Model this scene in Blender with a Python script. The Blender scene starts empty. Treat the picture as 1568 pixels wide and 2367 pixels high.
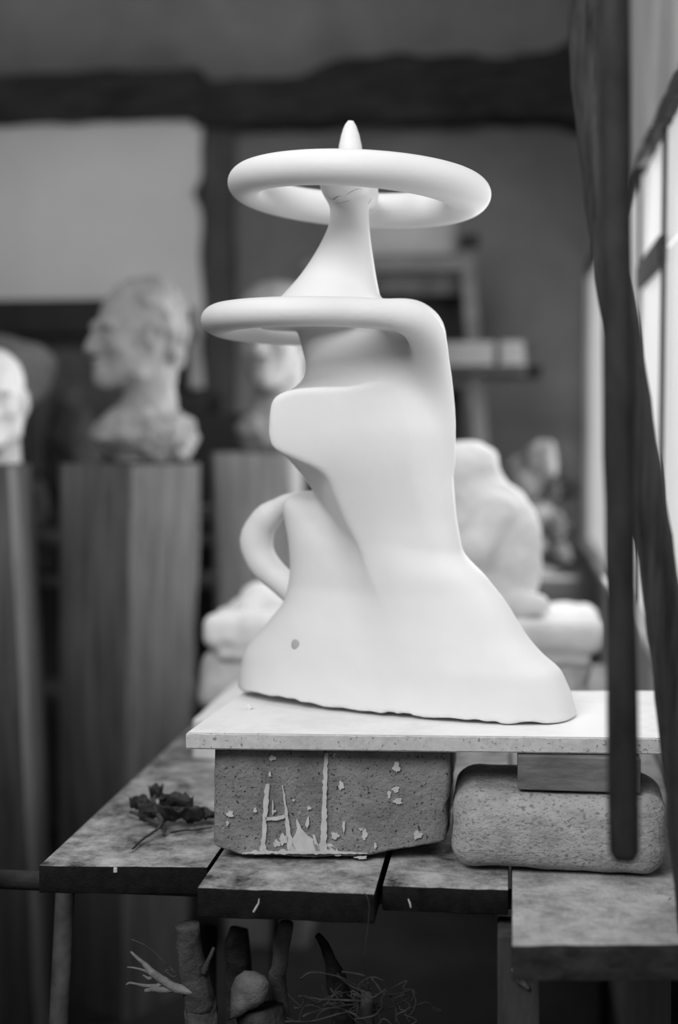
import bpy, bmesh, math, random
import numpy as np
from mathutils import Vector, Matrix, noise
random.seed(7)
S = bpy.context.scene
COL = S.collection
R = math.radians

# ------------------------------------------------------------------ camera
F = 50 / 36 * 2367
CAM = Vector((0, 0, 1.23))
PITCH = math.atan(183.5 / F)
YAW = math.atan(396 / F * math.cos(PITCH))
cd = bpy.data.cameras.new('camera')
cam = bpy.data.objects.new('camera', cd)
COL.objects.link(cam)
cam.location = CAM
cam.rotation_euler = (math.pi / 2 - PITCH, 0, YAW)
cd.sensor_fit = 'VERTICAL'
cd.sensor_height = 36
cd.sensor_width = 24
cd.lens = 50
cd.clip_start = 0.02
cd.dof.use_dof = True
cd.dof.focus_distance = 1.63
cd.dof.aperture_fstop = 1.7
S.camera = cam
ROT = cam.rotation_euler.to_matrix()

def ray(px, py):
    return ROT @ Vector(((px - 784) / F, (1183.5 - py) / F, -1))
def P(px, py, Y):                       # point of the photograph at world depth Y
    d = ray(px, py); return CAM + d * (Y / d.y)
def PZ(px, py, Z):                      # ... at world height Z
    d = ray(px, py); return CAM + d * ((Z - CAM.z) / d.z)
def PX(px, py, X):
    d = ray(px, py); return CAM + d * (X / d.x)
def PP(px, py, p0, n):                  # ... on a plane
    d = ray(px, py); return CAM + d * ((p0 - CAM).dot(n) / d.dot(n))

# ------------------------------------------------------------------ materials
def mat(name, c0, c1=None, scale=8, detail=5, rough=0.8, bump=0.0, bscale=None, stretch=(1, 1, 1),
        lo=0.35, hi=0.65, pits=None, flecks=None, top=None, emit=None, spec=0.3, metal=0):
    m = bpy.data.materials.new(name); m.use_nodes = True
    nt = m.node_tree; N = nt.nodes; L = nt.links
    b = N['Principled BSDF']
    b.inputs['Roughness'].default_value = rough
    b.inputs['Specular IOR Level'].default_value = spec
    b.inputs['Metallic'].default_value = metal
    tc = N.new('ShaderNodeTexCoord'); mp = N.new('ShaderNodeMapping')
    mp.inputs['Scale'].default_value = stretch
    L.new(tc.outputs['Object'], mp.inputs['Vector'])
    def nz(sc, det, dist=0.0, vec=mp):
        n = N.new('ShaderNodeTexNoise'); n.inputs['Scale'].default_value = sc
        n.inputs['Detail'].default_value = det; n.inputs['Distortion'].default_value = dist
        n.inputs['Roughness'].default_value = 0.62
        L.new(vec.outputs[0], n.inputs['Vector']); return n
    def ramp(src, a, bb, ca=0.0, cb=1.0):
        r = N.new('ShaderNodeValToRGB'); e = r.color_ramp.elements
        e[0].position = a; e[1].position = bb
        e[0].color = (ca, ca, ca, 1); e[1].color = (cb, cb, cb, 1)
        L.new(src, r.inputs[0]); return r
    def mix(f, a, bcol):
        x = N.new('ShaderNodeMix'); x.data_type = 'RGBA'
        L.new(f, x.inputs[0]); L.new(a, x.inputs[6])
        if isinstance(bcol, float): x.inputs[7].default_value = (bcol, bcol, bcol, 1)
        else: L.new(bcol, x.inputs[7])
        return x
    if c1 is None: c1 = c0
    n1 = nz(scale, detail, 0.3)
    col = ramp(n1.outputs['Fac'], lo, hi, c0, c1).outputs[0]
    if pits:                                     # (scale, threshold, colour)
        n2 = nz(pits[0], 3)
        r2 = ramp(n2.outputs['Fac'], pits[1] - .03, pits[1] + .03, 1, 0)
        col = mix(r2.outputs[0], col, float(pits[2])).outputs[2]
    if flecks:
        n3 = nz(flecks[0], 4, 0.6)
        r3 = ramp(n3.outputs['Fac'], flecks[1] - .015, flecks[1] + .015, 0, 1)
        col = mix(r3.outputs[0], col, float(flecks[2])).outputs[2]
    if top:                                      # settled dust on faces that point up: (c0, c1, scale, lo, hi)
        g = N.new('ShaderNodeNewGeometry'); s = N.new('ShaderNodeSeparateXYZ')
        L.new(g.outputs['True Normal'], s.inputs[0])
        rz = ramp(s.outputs[2], 0.55, 0.9)
        n4 = nz(top[2], 12, 0.6, tc_obj(N, L, tc)); n4.inputs['Distortion'].default_value = .15; n4.inputs['Roughness'].default_value = .78
        cd_ = ramp(n4.outputs['Fac'], top[3], top[4], top[0], top[1])
        col = mix(rz.outputs[0], col, cd_.outputs[0]).outputs[2]
    L.new(col, b.inputs['Base Color'])
    if bump:
        nb = nz(bscale or scale * 4, 6)
        bp = N.new('ShaderNodeBump'); bp.inputs['Strength'].default_value = bump
        bp.inputs['Distance'].default_value = 0.01
        L.new(nb.outputs['Fac'], bp.inputs['Height']); L.new(bp.outputs[0], b.inputs['Normal'])
    if emit:
        b.inputs['Emission Color'].default_value = (1, 1, 1, 1)
        b.inputs['Emission Strength'].default_value = emit
    return m
def tc_obj(N, L, tc):
    m = N.new('ShaderNodeMapping'); L.new(tc.outputs['Object'], m.inputs['Vector']); return m

M = {}
M['plaster'] = mat('white_plaster', .72, .78, 5, 4, .55, .03, 60, spec=.35)
M['plaster_bg'] = mat('rough_white_plaster', .74, .84, 14, 6, .8, .35, 40)
M['plug'] = mat('grey_plug', .36, .46, 60, 4, .8)
M['clay'] = mat('grey_plaster_cast', .22, .33, 18, 6, .85, .4, 60)
M['clay_light'] = mat('pale_plaster_cast', .55, .74, 16, 6, .8, .3, 50)
M['clay_dim'] = mat('dusty_grey_cast', .09, .16, 16, 6, .9, .3, 50)
M['board'] = mat('chipboard', .46, .56, 90, 4, .8, .15, 160, pits=(220, .36, .22), top=(.70, .84, 9, .3, .55))
M['slab'] = mat('plaster_slab', .72, .82, 10, 5, .7, .1)
M['block'] = mat('pumice_block', .17, .28, 26, 6, .95, .55, 160, pits=(330, .37, .03), flecks=(55, .69, .50))
M['block_pale'] = mat('pale_aerated_block', .32, .46, 30, 7, .95, .6, 140, pits=(210, .41, .20), stretch=(1.0, 1, 1.7))
M['splash'] = mat('dried_plaster', .44, .56, 60, 4, .8)
M['plank'] = mat('black_plank', .004, .010, 14, 6, .7, .3, 60, stretch=(6, .7, 6), top=(.03, .50, 15, .37, .63), spec=.15)
M['plank_pale'] = mat('dusty_plank', .015, .04, 14, 6, .7, .3, 60, stretch=(3, .7, 6), top=(.16, .48, 22, .34, .62), spec=.15)
M['wedge'] = mat('wood_offcut', .09, .17, 20, 6, .8, .2, stretch=(1, 3, 4))
M['iron'] = mat('rusty_iron', .03, .07, 30, 5, .75, .2, metal=0)
M['pole'] = mat('dark_pole', .016, .038, 22, 5, .7, .2, stretch=(2, 2, .5), spec=.12)
M['branch_pole'] = mat('weathered_pole', .014, .060, 30, 6, .8, .5, stretch=(3, 3, .25))
M['bark'] = mat('bark', .022, .08, 40, 6, .9, .6)
M['bark_dark'] = mat('dark_bark', .012, .04, 40, 6, .9, .5)
M['cutwood'] = mat('cut_wood', .11, .22, 50, 6, .9, .4)
M['root'] = mat('dry_root', .018, .05, 60, 3, .9)
M['leaf'] = mat('withered_leaf', .012, .07, 40, 4, .8, .3)
M['pedestal'] = mat('pedestal_wood', .06, .14, 12, 6, .85, .25, stretch=(5, 5, .3))
M['pedestal_light'] = mat('pedestal_wood_pale', .14, .26, 12, 6, .85, .25, stretch=(5, 5, .3))
M['pedestal_edge'] = mat('pale_edge', .14, .25, 12, 6, .85, .25, stretch=(5, 5, .3))
M['timber'] = mat('old_timber', .012, .045, 10, 6, .9, .5, stretch=(.6, 4, 5))
M['timber_post'] = mat('old_timber_post', .05, .10, 10, 6, .9, .5, stretch=(4, 4, .6))
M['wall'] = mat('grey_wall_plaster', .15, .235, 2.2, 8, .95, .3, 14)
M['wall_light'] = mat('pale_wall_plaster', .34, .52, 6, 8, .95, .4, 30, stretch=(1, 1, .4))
M['panel'] = mat('white_panel', .56, .64, 2.0, 5, .85)
M['black'] = mat('blackened_wood', .006, .012, 8, 4, .7)
M['darkwood'] = mat('brown_wood', .03, .06, 14, 5, .8, .2, stretch=(3, 3, .5))
M['midwood'] = mat('grey_wood', .06, .11, 14, 5, .8, .2, stretch=(.5, 3, 4))
M['carton'] = mat('pale_carton', .08, .11, 8, 4, .85)
M['canvas'] = mat('grey_canvas', .22, .28, 6, 4, .9)
M['stone'] = mat('grey_stone', .06, .13, 14, 6, .95, .6, 30)
M['darkstone'] = mat('dark_stone', .025, .07, 14, 6, .95, .6, 30)
M['floor'] = mat('dark_floor', .008, .02, 6, 6, .9, .3)
M['pane'] = mat('frosted_pane', .4, .45, 3, 3, .5, emit=.48)
M['frame'] = mat('rusty_window_frame', .03, .06, 20, 5, .8, .3)

# ------------------------------------------------------------------ objects
def wloc(o):
    return o.location + (wloc(o.parent) if o.parent else Vector((0, 0, 0)))
def mk(name, verts, faces, m, parent=None, smooth=False, origin=None):
    v = np.array([tuple(p) for p in verts], dtype=float)
    if origin is None:
        lo, hi = v.min(0), v.max(0)
        origin = Vector(((lo[0] + hi[0]) / 2, (lo[1] + hi[1]) / 2, lo[2]))
    v = v - np.array(origin)
    me = bpy.data.meshes.new(name)
    me.from_pydata(v.tolist(), [], [tuple(int(i) for i in f) for f in faces])
    bm = bmesh.new(); bm.from_mesh(me)
    bmesh.ops.recalc_face_normals(bm, faces=bm.faces)
    bm.to_mesh(me); bm.free()
    me.materials.append(M[m])
    if smooth: me.polygons.foreach_set('use_smooth', [True] * len(me.polygons))
    o = bpy.data.objects.new(name, me); COL.objects.link(o)
    if parent: o.parent = parent; o.location = Vector(origin) - wloc(parent)
    else: o.location = origin
    return o
def tag(o, label, cat, group=None, kind=None):
    o['label'] = label; o['category'] = cat
    if group: o['group'] = group
    if kind: o['kind'] = kind
    return o
def thing(name, loc, label, cat, group=None):
    o = bpy.data.objects.new(name, None); COL.objects.link(o); o.location = loc
    o.empty_display_size = .05
    return tag(o, label, cat, group)
def struct(o):
    o['kind'] = 'structure'; return o

class G:                                             # collects shapes into ONE mesh
    def __init__(s): s.v = []; s.f = []
    def add(s, v, f):
        k = len(s.v); s.v += [Vector(p) for p in v]; s.f += [tuple(i + k for i in q) for q in f]; return s
    def bm(s, bm):
        bm.verts.index_update()
        s.add([v.co.copy() for v in bm.verts], [[v.index for v in f.verts] for f in bm.faces]); bm.free(); return s
    def box(s, c, size, bev=.003, seg=2, rz=0, rot=None, amp=0, nsc=10, cuts=0, taper=1):
        bm = bmesh.new(); bmesh.ops.create_cube(bm, size=1)
        for v in bm.verts:
            v.co = Vector((v.co.x * size[0], v.co.y * size[1], v.co.z * size[2]))
            if taper != 1 and v.co.z > 0: v.co.x *= taper; v.co.y *= taper
        if bev: bmesh.ops.bevel(bm, geom=bm.edges[:], offset=bev, segments=seg, affect='EDGES', profile=.5)
        if cuts:
            step = max(size) / cuts
            for ax in range(3):
                n = int(size[ax] / step)
                for i in range(1, n):
                    co = Vector((0, 0, 0)); co[ax] = -size[ax] / 2 + size[ax] * i / n
                    no = Vector((0, 0, 0)); no[ax] = 1
                    bmesh.ops.bisect_plane(bm, geom=bm.verts[:] + bm.edges[:] + bm.faces[:], plane_co=co, plane_no=no)
        mt = (rot or Matrix.Rotation(rz, 3, 'Z'))
        for v in bm.verts:
            p = mt @ v.co + Vector(c)
            if amp: p = p + noise.noise_vector(p * nsc) * amp + noise.noise_vector(p * nsc * 3.1) * amp * .4
            v.co = p
        return s.bm(bm)
    def hexa(s, b, t):                               # 4 bottom, 4 top corners
        return s.add(list(b) + list(t), [(3, 2, 1, 0), (4, 5, 6, 7), (0, 1, 5, 4), (1, 2, 6, 5), (2, 3, 7, 6), (3, 0, 4, 7)])
    def tube(s, pts, rad, n=12, amp=0, nsc=40, sub=1):
        pts = [Vector(p) for p in pts]
        if not hasattr(rad, '__len__'): rad = [rad] * len(pts)
        if sub > 1:
            q, r = [], []
            m = len(pts)
            for i in range(m - 1):
                p0, p1, p2, p3 = pts[max(i - 1, 0)], pts[i], pts[i + 1], pts[min(i + 2, m - 1)]
                for k in range(sub):
                    t = k / sub
                    q.append(.5 * ((2 * p1) + (p2 - p0) * t + (2 * p0 - 5 * p1 + 4 * p2 - p3) * t * t + (3 * p1 - p0 - 3 * p2 + p3) * t ** 3))
                    r.append(rad[i] * (1 - t) + rad[i + 1] * t)
            pts, rad = q + [pts[-1]], r + [rad[-1]]
        k0 = len(s.v); up = None
        for i, p in enumerate(pts):
            d = (pts[min(i + 1, len(pts) - 1)] - pts[max(i - 1, 0)]).normalized()
            if up is None: up = d.orthogonal()
            a = (up - d * up.dot(d)).normalized(); up = a; b = d.cross(a)
            for j in range(n):
                an = 2 * math.pi * j / n
                q = p + (a * math.cos(an) + b * math.sin(an)) * rad[i]
                if amp: q = q + noise.noise_vector(q * nsc) * amp
                s.v.append(q)
        for i in range(len(pts) - 1):
            for j in range(n):
                s.f.append((k0 + i * n + j, k0 + i * n + (j + 1) % n, k0 + (i + 1) * n + (j + 1) % n, k0 + (i + 1) * n + j))
        s.f.append(tuple(k0 + j for j in reversed(range(n))))
        e = k0 + (len(pts) - 1) * n
        s.f.append(tuple(e + j for j in range(n))); return s
    def make(s, name, m, parent=None, smooth=False, origin=None):
        return mk(name, s.v, s.f, m, parent, smooth, origin)
def autosmooth(o, deg=35):
    me = o.data
    bm = bmesh.new(); bm.from_mesh(me)
    for f in bm.faces: f.smooth = True
    for e in bm.edges:
        if len(e.link_faces) == 2 and e.calc_face_angle(0) > R(deg): e.smooth = False
    bm.to_mesh(me); bm.free(); return o

# ------------------------------------------------------------------ sculpting with distance fields
def surface_nets(Fv, lo, h):
    ins = Fv < 0
    nx, ny, nz = Fv.shape
    cs = [(0,0,0),(1,0,0),(0,1,0),(1,1,0),(0,0,1),(1,0,1),(0,1,1),(1,1,1)]
    cnt = np.zeros((nx-1, ny-1, nz-1), np.int8)
    for a, b, c in cs: cnt += ins[a:nx-1+a, b:ny-1+b, c:nz-1+c]
    I, J, K = np.nonzero((cnt > 0) & (cnt < 8))
    vals = [Fv[I+a, J+b, K+c] for a, b, c in cs]
    acc = np.zeros((len(I), 3)); num = np.zeros(len(I))
    for e0, e1 in [(0,1),(2,3),(4,5),(6,7),(0,2),(1,3),(4,6),(5,7),(0,4),(1,5),(2,6),(3,7)]:
        a, b = vals[e0], vals[e1]; mk_ = (a < 0) != (b < 0)
        t = np.where(mk_, a / np.where(mk_, a - b, 1), 0)
        p0, p1 = np.array(cs[e0]), np.array(cs[e1])
        acc += np.where(mk_[:, None], p0 + t[:, None] * (p1 - p0), 0); num += mk_
    V = np.array(lo) + h * (np.stack([I, J, K], 1) + acc / num[:, None])
    idx = -np.ones(cnt.shape, np.int64); idx[I, J, K] = np.arange(len(I))
    Q = []
    for ax in range(3):
        sl0 = [slice(None)] * 3; sl1 = [slice(None)] * 3
        sl0[ax] = slice(0, -1); sl1[ax] = slice(1, None)
        A, B = ins[tuple(sl0)], ins[tuple(sl1)]
        for flip, msk in ((False, A & ~B), (True, ~A & B)):
            ijk = np.array(np.nonzero(msk)).T
            u, w = (ax + 1) % 3, (ax + 2) % 3
            ok = (ijk[:, u] > 0) & (ijk[:, w] > 0) & (ijk[:, u] < Fv.shape[u]-1) & (ijk[:, w] < Fv.shape[w]-1)
            ijk = ijk[ok]; q = []
            for du, dw in ((-1,-1),(0,-1),(0,0),(-1,0)):
                c = ijk.copy(); c[:, u] += du; c[:, w] += dw
                q.append(idx[c[:, 0], c[:, 1], c[:, 2]])
            q = np.stack(q, 1)
            Q.append(q[:, ::-1] if flip else q)
    return V, np.concatenate(Q)
def sdf_mesh(name, fn, lo, hi, h, m, parent=None, origin=None):
    ax = [np.arange(lo[i], hi[i] + h, h, dtype=np.float32) for i in range(3)]
    X, Y, Z = np.meshgrid(*ax, indexing='ij')
    V, Q = surface_nets(fn(X, Y, Z), lo, h)
    if origin is None:
        a, b = V.min(0), V.max(0); origin = Vector(((a[0]+b[0])/2, (a[1]+b[1])/2, a[2]))
    me = bpy.data.meshes.new(name)
    me.from_pydata((V - np.array(origin)).tolist(), [], Q.tolist())
    me.polygons.foreach_set('use_smooth', [True] * len(me.polygons))
    me.materials.append(M[m])
    o = bpy.data.objects.new(name, me); COL.objects.link(o)
    if parent: o.parent = parent; o.location = Vector(origin) - wloc(parent)
    else: o.location = origin
    return o
def smin(a, b, k):
    h = np.clip(.5 + .5 * (b - a) / k, 0, 1); return b * (1 - h) + a * h - k * h * (1 - h)
def smax(a, b, k): return -smin(-a, -b, k)
def ell(X, Y, Z, c, r):
    x, y, z = (X - c[0]), (Y - c[1]), (Z - c[2])
    k0 = np.sqrt((x / r[0])**2 + (y / r[1])**2 + (z / r[2])**2) + 1e-6
    k1 = np.sqrt((x / r[0]**2)**2 + (y / r[1]**2)**2 + (z / r[2]**2)**2) + 1e-6
    return k0 * (k0 - 1) / k1
def cap(X, Y, Z, a, b, ra, rb=None):
    rb = ra if rb is None else rb
    d = [b[i] - a[i] for i in range(3)]; L2 = sum(q * q for q in d) + 1e-9
    t = np.clip(((X - a[0]) * d[0] + (Y - a[1]) * d[1] + (Z - a[2]) * d[2]) / L2, 0, 1)
    return np.sqrt((X - a[0] - t*d[0])**2 + (Y - a[1] - t*d[1])**2 + (Z - a[2] - t*d[2])**2) - (ra + (rb - ra) * t)
def chain(X, Y, Z, pts, rad, k=.01):
    f = None
    for i in range(len(pts) - 1):
        c = cap(X, Y, Z, pts[i], pts[i+1], rad[i], rad[i+1])
        f = c if f is None else smin(f, c, k)
    return f
def spline(X, Y, Z, pts, rad, k=.01, sub=4):
    q, r = [], []; m = len(pts); V = [np.array(p) for p in pts]
    for i in range(m - 1):
        p0, p1, p2, p3 = V[max(i-1, 0)], V[i], V[i+1], V[min(i+2, m-1)]
        for j in range(sub):
            t = j / sub
            q.append(.5*((2*p1)+(p2-p0)*t+(2*p0-5*p1+4*p2-p3)*t*t+(3*p1-p0-3*p2+p3)*t**3)); u = t*t*(3-2*t); r.append(rad[i]*(1-u)+rad[i+1]*u)
    q.append(V[-1]); r.append(rad[-1]); f = None
    for i in range(len(q) - 1):
        c = cap(X, Y, Z, q[i], q[i+1], r[i], r[i+1]); f = c if f is None else np.minimum(f, c)
    return f
def rbox(X, Y, Z, c, hs, r, rz=0):
    ca, sa = math.cos(rz), math.sin(rz)
    x = (X - c[0]) * ca + (Y - c[1]) * sa; y = -(X - c[0]) * sa + (Y - c[1]) * ca
    qx, qy, qz = np.abs(x) - hs[0] + r, np.abs(y) - hs[1] + r, np.abs(Z - c[2]) - hs[2] + r
    return np.sqrt(np.maximum(qx, 0)**2 + np.maximum(qy, 0)**2 + np.maximum(qz, 0)**2) + np.minimum(np.maximum(qx, np.maximum(qy, qz)), 0) - r
def wob(X, Y, Z, fr, seed=0, oct=5):
    rs = np.random.RandomState(seed); s = 0
    for i in range(oct):
        d = rs.normal(size=3); d /= np.linalg.norm(d); ph = rs.uniform(0, 6.28); w = fr * rs.uniform(.7, 1.6)
        d2 = rs.normal(size=3); d2 /= np.linalg.norm(d2)
        s = s + np.sin(w * (d[0]*X + d[1]*Y + d[2]*Z) + ph + 1.3 * np.sin(w * .6 * (d2[0]*X + d2[1]*Y + d2[2]*Z)))
    return s / oct
def table(zs, vals, sm=.02):
    o = np.argsort(zs); zs = np.array(zs)[o]; vals = np.array(vals)[o]
    g = np.linspace(zs[0] - .1, zs[-1] + .1, 600); v = np.interp(g, zs, vals)
    w = max(3, int(sm / (g[1] - g[0])) | 1); kx = np.hanning(w + 2)[1:-1]; kx /= kx.sum()
    return g, np.convolve(np.pad(v, w // 2, mode='edge'), kx, 'valid')
def loft(U, Vv, Z, rows, n=2.5, sm=.02, kz=.01, endr=None):   # rows: (z, ulo, uhi, vlo, vhi)
    zs = [r[0] for r in rows]
    T = [np.interp(Z, *table(zs, [r[i] for r in rows], sm)) for i in (1, 2, 3, 4)]
    cu, ru, cv, rv = (T[0]+T[1])/2, (T[1]-T[0])/2, (T[2]+T[3])/2, (T[3]-T[2])/2
    f = ((np.abs((U-cu)/ru)**n + np.abs((Vv-cv)/rv)**n + 1e-9)**(1/n) - 1) * np.minimum(ru, rv)
    return smax(smax(f, Z - max(zs), kz), min(zs) - Z, .002)

# ================================================================== levels
ZB = .737                     # bench top
Z1 = .87                     # top of grey block = underside of the board
ZT = .889                    # top of the board

# ------------------------------------------------------------------ the sculpture
RX = Vector((0, 1, 0))
def W(px, py, Y): return tuple(P(px, py, Y))
def build_sculpture():
    al = R(18.5)
    c0 = P(950, 1600, 1.765); c0.z = 0
    du = Vector((math.cos(al), -math.sin(al), 0)); dv = Vector((math.sin(al), math.cos(al), 0))
    def LU(px, py):
        p = PP(px, py, Vector((c0.x, c0.y, 0)), dv); return (p - c0).dot(du), p.z
    base_px = [(1140,676,712,.024),(1152,668,745,.034),(1175,667,800,.042),(1250,680,960,.052),(1310,683,1085,.055),(1350,678,1120,.055),(1390,668,1160,.062),
               (1440,628,1205,.072),(1475,596,1250,.077),(1500,580,1290,.080),(1550,571,1315,.084),(1600,567,1330,.086),(1650,566,1340,.087),(1700,570,1346,.087)]
    rows = []
    for y, xl, xr, hd in base_px:
        ul, z = LU(xl, y); ur, _ = LU(xr, y)
        rows.append((z, ul, ur, -hd, hd))
    trunk = []
    for y, xl, xr, yf, yb in [(700,700,985,1.70,1.82),(730,690,1015,1.695,1.83),(760,690,1030,1.695,1.83),(850,712,1036,1.70,1.83),(900,727,1041,1.705,1.835),(1000,715,1045,1.695,1.84),
                              (1100,765,1047,1.70,1.845),(1200,800,1055,1.705,1.845),(1280,830,1070,1.705,1.845),(1380,860,1150,1.70,1.84),(1500,880,1200,1.70,1.84)]:
        pl, pr = P(xl, y, 1.765), P(xr, y, 1.765)
        trunk.append((pl.z, pl.x, pr.x, yf, yb))
    col = []
    for y, xl, xr, hd in [(420,748,868,.035),(450,757,862,.032),(480,765,852,.030),(520,763,853,.030),(560,745,857,.034),(600,722,863,.040),(640,695,869,.048),(685,655,878,.058),(720,620,885,.066),(760,600,890,.07)]:
        pl, pr = P(xl, y, 1.745), P(xr, y, 1.745)
        col.append((pl.z, pl.x, pr.x, 1.745 - hd, 1.745 + hd))
    # rings
    def ring(X, Y, Z, c, rx, ry, tilt, rfun):
        x, y = X - c[0], Y - c[1]
        th = np.arctan2(y / ry, x / rx)
        cx, cy = rx * np.cos(th), ry * np.sin(th)
        zc = c[2] + tilt[0] * np.cos(th) + tilt[1] * np.sin(th)
        # two refinement steps towards the nearest point of the ellipse
        for _ in range(2):
            tx, ty = -rx * np.sin(th), ry * np.cos(th)
            dt = ((x - cx) * tx + (y - cy) * ty) / (tx * tx + ty * ty)
            th = th + np.clip(dt, -.3, .3); cx, cy = rx * np.cos(th), ry * np.sin(th)
        zc = c[2] + tilt[0] * np.cos(th) + tilt[1] * np.sin(th)
        rh, rv = rfun(th)
        dh = np.sqrt((x - cx)**2 + (y - cy)**2)
        k = np.sqrt((dh / rh)**2 + ((Z - zc) / rv)**2)
        return (k - 1) * np.minimum(rh, rv)
    def poly2(X, Z, pts):
        d = np.full(X.shape, 1e9, dtype=np.float32); sg = np.ones(X.shape, dtype=np.float32)
        n = len(pts)
        for i in range(n):
            ax, az = pts[i]; bx, bz = pts[i-1]
            ex, ez = bx - ax, bz - az; wx, wz = X - ax, Z - az
            h = np.clip((wx*ex + wz*ez) / (ex*ex + ez*ez), 0, 1)
            d = np.minimum(d, (wx - ex*h)**2 + (wz - ez*h)**2)
            c1_, c2_, c3_ = Z >= az, Z < bz, ex*wz > ez*wx
            sg = np.where((c1_ & c2_ & c3_) | (~c1_ & ~c2_ & ~c3_), -sg, sg)
        return sg * np.sqrt(d)
    def smooth_closed(px, Y, k=4):
        n = len(px); out = []
        for i in range(n):
            p0, p1, p2, p3 = [np.array(px[(i + j) % n], float) for j in (-1, 0, 1, 2)]
            for j in range(k):
                t = j / k; q = .5*((2*p1)+(p2-p0)*t+(2*p0-5*p1+4*p2-p3)*t*t+(3*p1-p0-3*p2+p3)*t**3)
                w_ = P(q[0], q[1], Y); out.append((w_.x, w_.z))
        return out
    head_ = [(890,905),(800,902),(728,903),(675,910),(645,925),(636,950),(633,985),(634,1012)]
    PA = smooth_closed(head_ + [(645,1034),(690,1056),(740,1078),(768,1104),(785,1150),(812,1210),(850,1265),(900,1322),(925,1290),(912,1150),(908,1000)], 1.68)
    PB = smooth_closed(head_ + [(645,1040),(672,1075),(702,1115),(722,1150),(748,1210),(786,1275),(826,1330),(900,1420),(960,1400),(960,1150),(950,930)], 1.70)
    zf = [P(800, y, 1.69).z for y in (1330, 1200, 1060, 920)]
    c1 = W(824, 441, 1.745); c2 = W(729, 742, 1.745)
    zb0 = ZT
    def fn(X, Y, Z):
        U = (X - c0.x) * du.x + (Y - c0.y) * du.y; V = (X - c0.x) * dv.x + (Y - c0.y) * dv.y
        L = loft(U, V, Z, rows, 2.7, .022, .015)
        T = loft(X, Y, Z, trunk, 2.6, .03, .02)
        # block that sticks out to the left and flows down to the right, undercut below
        yf = np.interp(Z, *table(zf, [1.712, 1.692, 1.666, 1.662], .09))
        w_ = np.clip((X - P(780, 1000, 1.69).x) / .085, 0, 1); yf = yf + .042 * w_ * w_ * (3 - 2*w_)
        t = np.clip((Y - yf) / .085, 0, 1)
        fa = poly2(X, Z, PA) * (1 - t) + poly2(X, Z, PB) * t
        B = smax(smax(fa - .004, yf - Y, .007), Y - 1.81, .01)
        f = smin(T, B, .042)
        f = smin(f, L, .03)
        # undercut left of the flowing ridge
        # spine: the lower ring turning down into the right edge
        sp = spline(X, Y, Z, [W(800,722,1.612), W(880,723,1.618), W(945,735,1.635), W(985,775,1.675), W(1000,850,1.715), W(1010,950,1.745), W(1012,1060,1.765)], [.008,.016,.020,.022,.021,.019,.016])
        f = smin(f, sp, .018)
        r2 = ring(X, Y, Z, c2, .1155, .142, (0.0, 0.0), lambda th: (.024 + .003*np.sin(th), .0195 + .0025*np.sin(th)))
        f = smin(f, r2, .012)
        C = loft(X, Y, Z, col, 2.2, .03, .01)
        f = smin(f, C, .01)
        r1 = ring(X, Y, Z, c1, .134, .150, (-.0070, -.001), lambda th: (.026 + .004*np.cos(th), .0212 + .0015*np.cos(th) + .0012*np.sin(th)))
        br = ell(X, Y, Z, W(808, 434, 1.745), (.033, .15, .020))
        g = smin(r1, br, .012)
        horn = chain(X, Y, Z, [W(810,430,1.745), W(810,340,1.745), W(810,318,1.745), W(810,299,1.745), W(810.5,287,1.745)], [.019,.0136,.0112,.0082,.0054], .003)
        g = smin(g, horn, .004)
        f = smin(f, g, .012)
        # loop behind, on the left
        lp = spline(X, Y, Z, [W(735,1152,1.81), W(702,1150,1.83), W(655,1168,1.85), W(612,1203,1.86), W(593,1250,1.865), W(608,1300,1.86), W(650,1342,1.85), W(705,1385,1.82)],
                   [.007,.0080,.013,.019,.0225,.0205,.018,.02])
        f = smin(f, lp, .004)
        # ragged underside that only partly touches the board
        zc = zb0 + .0022 + .0085 * np.clip((-U + .16) / .30, 0, 1)**.7 * (1 - .55*np.exp(-((U + .02)/.07)**2)) + .0016 * np.sin(U * 61 + 1.3*np.sin(U*37)) * np.sin(U*23 + .6) + .0008*np.sin(U*190+2*np.sin(U*50))
        f = smax(f, zc - Z, .002)
        return f
    o = sdf_mesh('sculpture', fn, (-.40, 1.52, .882), (.115, 1.985, 1.632), .0032, 'plaster')
    tag(o, 'smooth white abstract sculpture with two stacked rings and a pointed tip, on the chipboard', 'sculpture')
    # plug: a grey filled hole low on the left of the front
    return o, fn
sculpt, sfn = build_sculpture()
def surf(px, py, y0=1.5, y1=2.0, f=sfn):
    d = ray(px, py); Ys = np.linspace(y0, y1, 4000); k = Ys / d.y
    v = f(CAM.x + d.x*k, CAM.y + d.y*k, CAM.z + d.z*k)
    i = int(np.argmax(v < 0)); return CAM + d * float(k[i])
def plug():
    p = surf(683, 1489); e = .004
    g = lambda q: sfn(np.array([q.x]), np.array([q.y]), np.array([q.z]))[0]
    n = Vector((g(p + Vector((e,0,0))) - g(p), g(p + Vector((0,e,0))) - g(p), g(p + Vector((0,0,e))) - g(p))).normalized()
    a = n.orthogonal().normalized(); b = n.cross(a)
    gg = G(); prof = [(-.004,.0062),(.0004,.0062),(.0009,.0052),(.0010,0.0008)]
    k = 24
    for h, r in prof:
        for j in range(k):
            an = 2*math.pi*j/k; rr = r * (1 + .05*math.sin(3*an))
            gg.v.append(p + n*h + (a*math.cos(an) + b*math.sin(an))*rr)
    for i in range(3):
        for j in range(k): gg.f.append((i*k+j, i*k+(j+1)%k, (i+1)*k+(j+1)%k, (i+1)*k+j))
    gg.f.append(tuple(range(k-1,-1,-1))); gg.f.append(tuple(3*k+j for j in range(k)))
    o = gg.make('plug', 'plug', sculpt, True); o['label'] = 'round grey filled hole'
plug()
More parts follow.
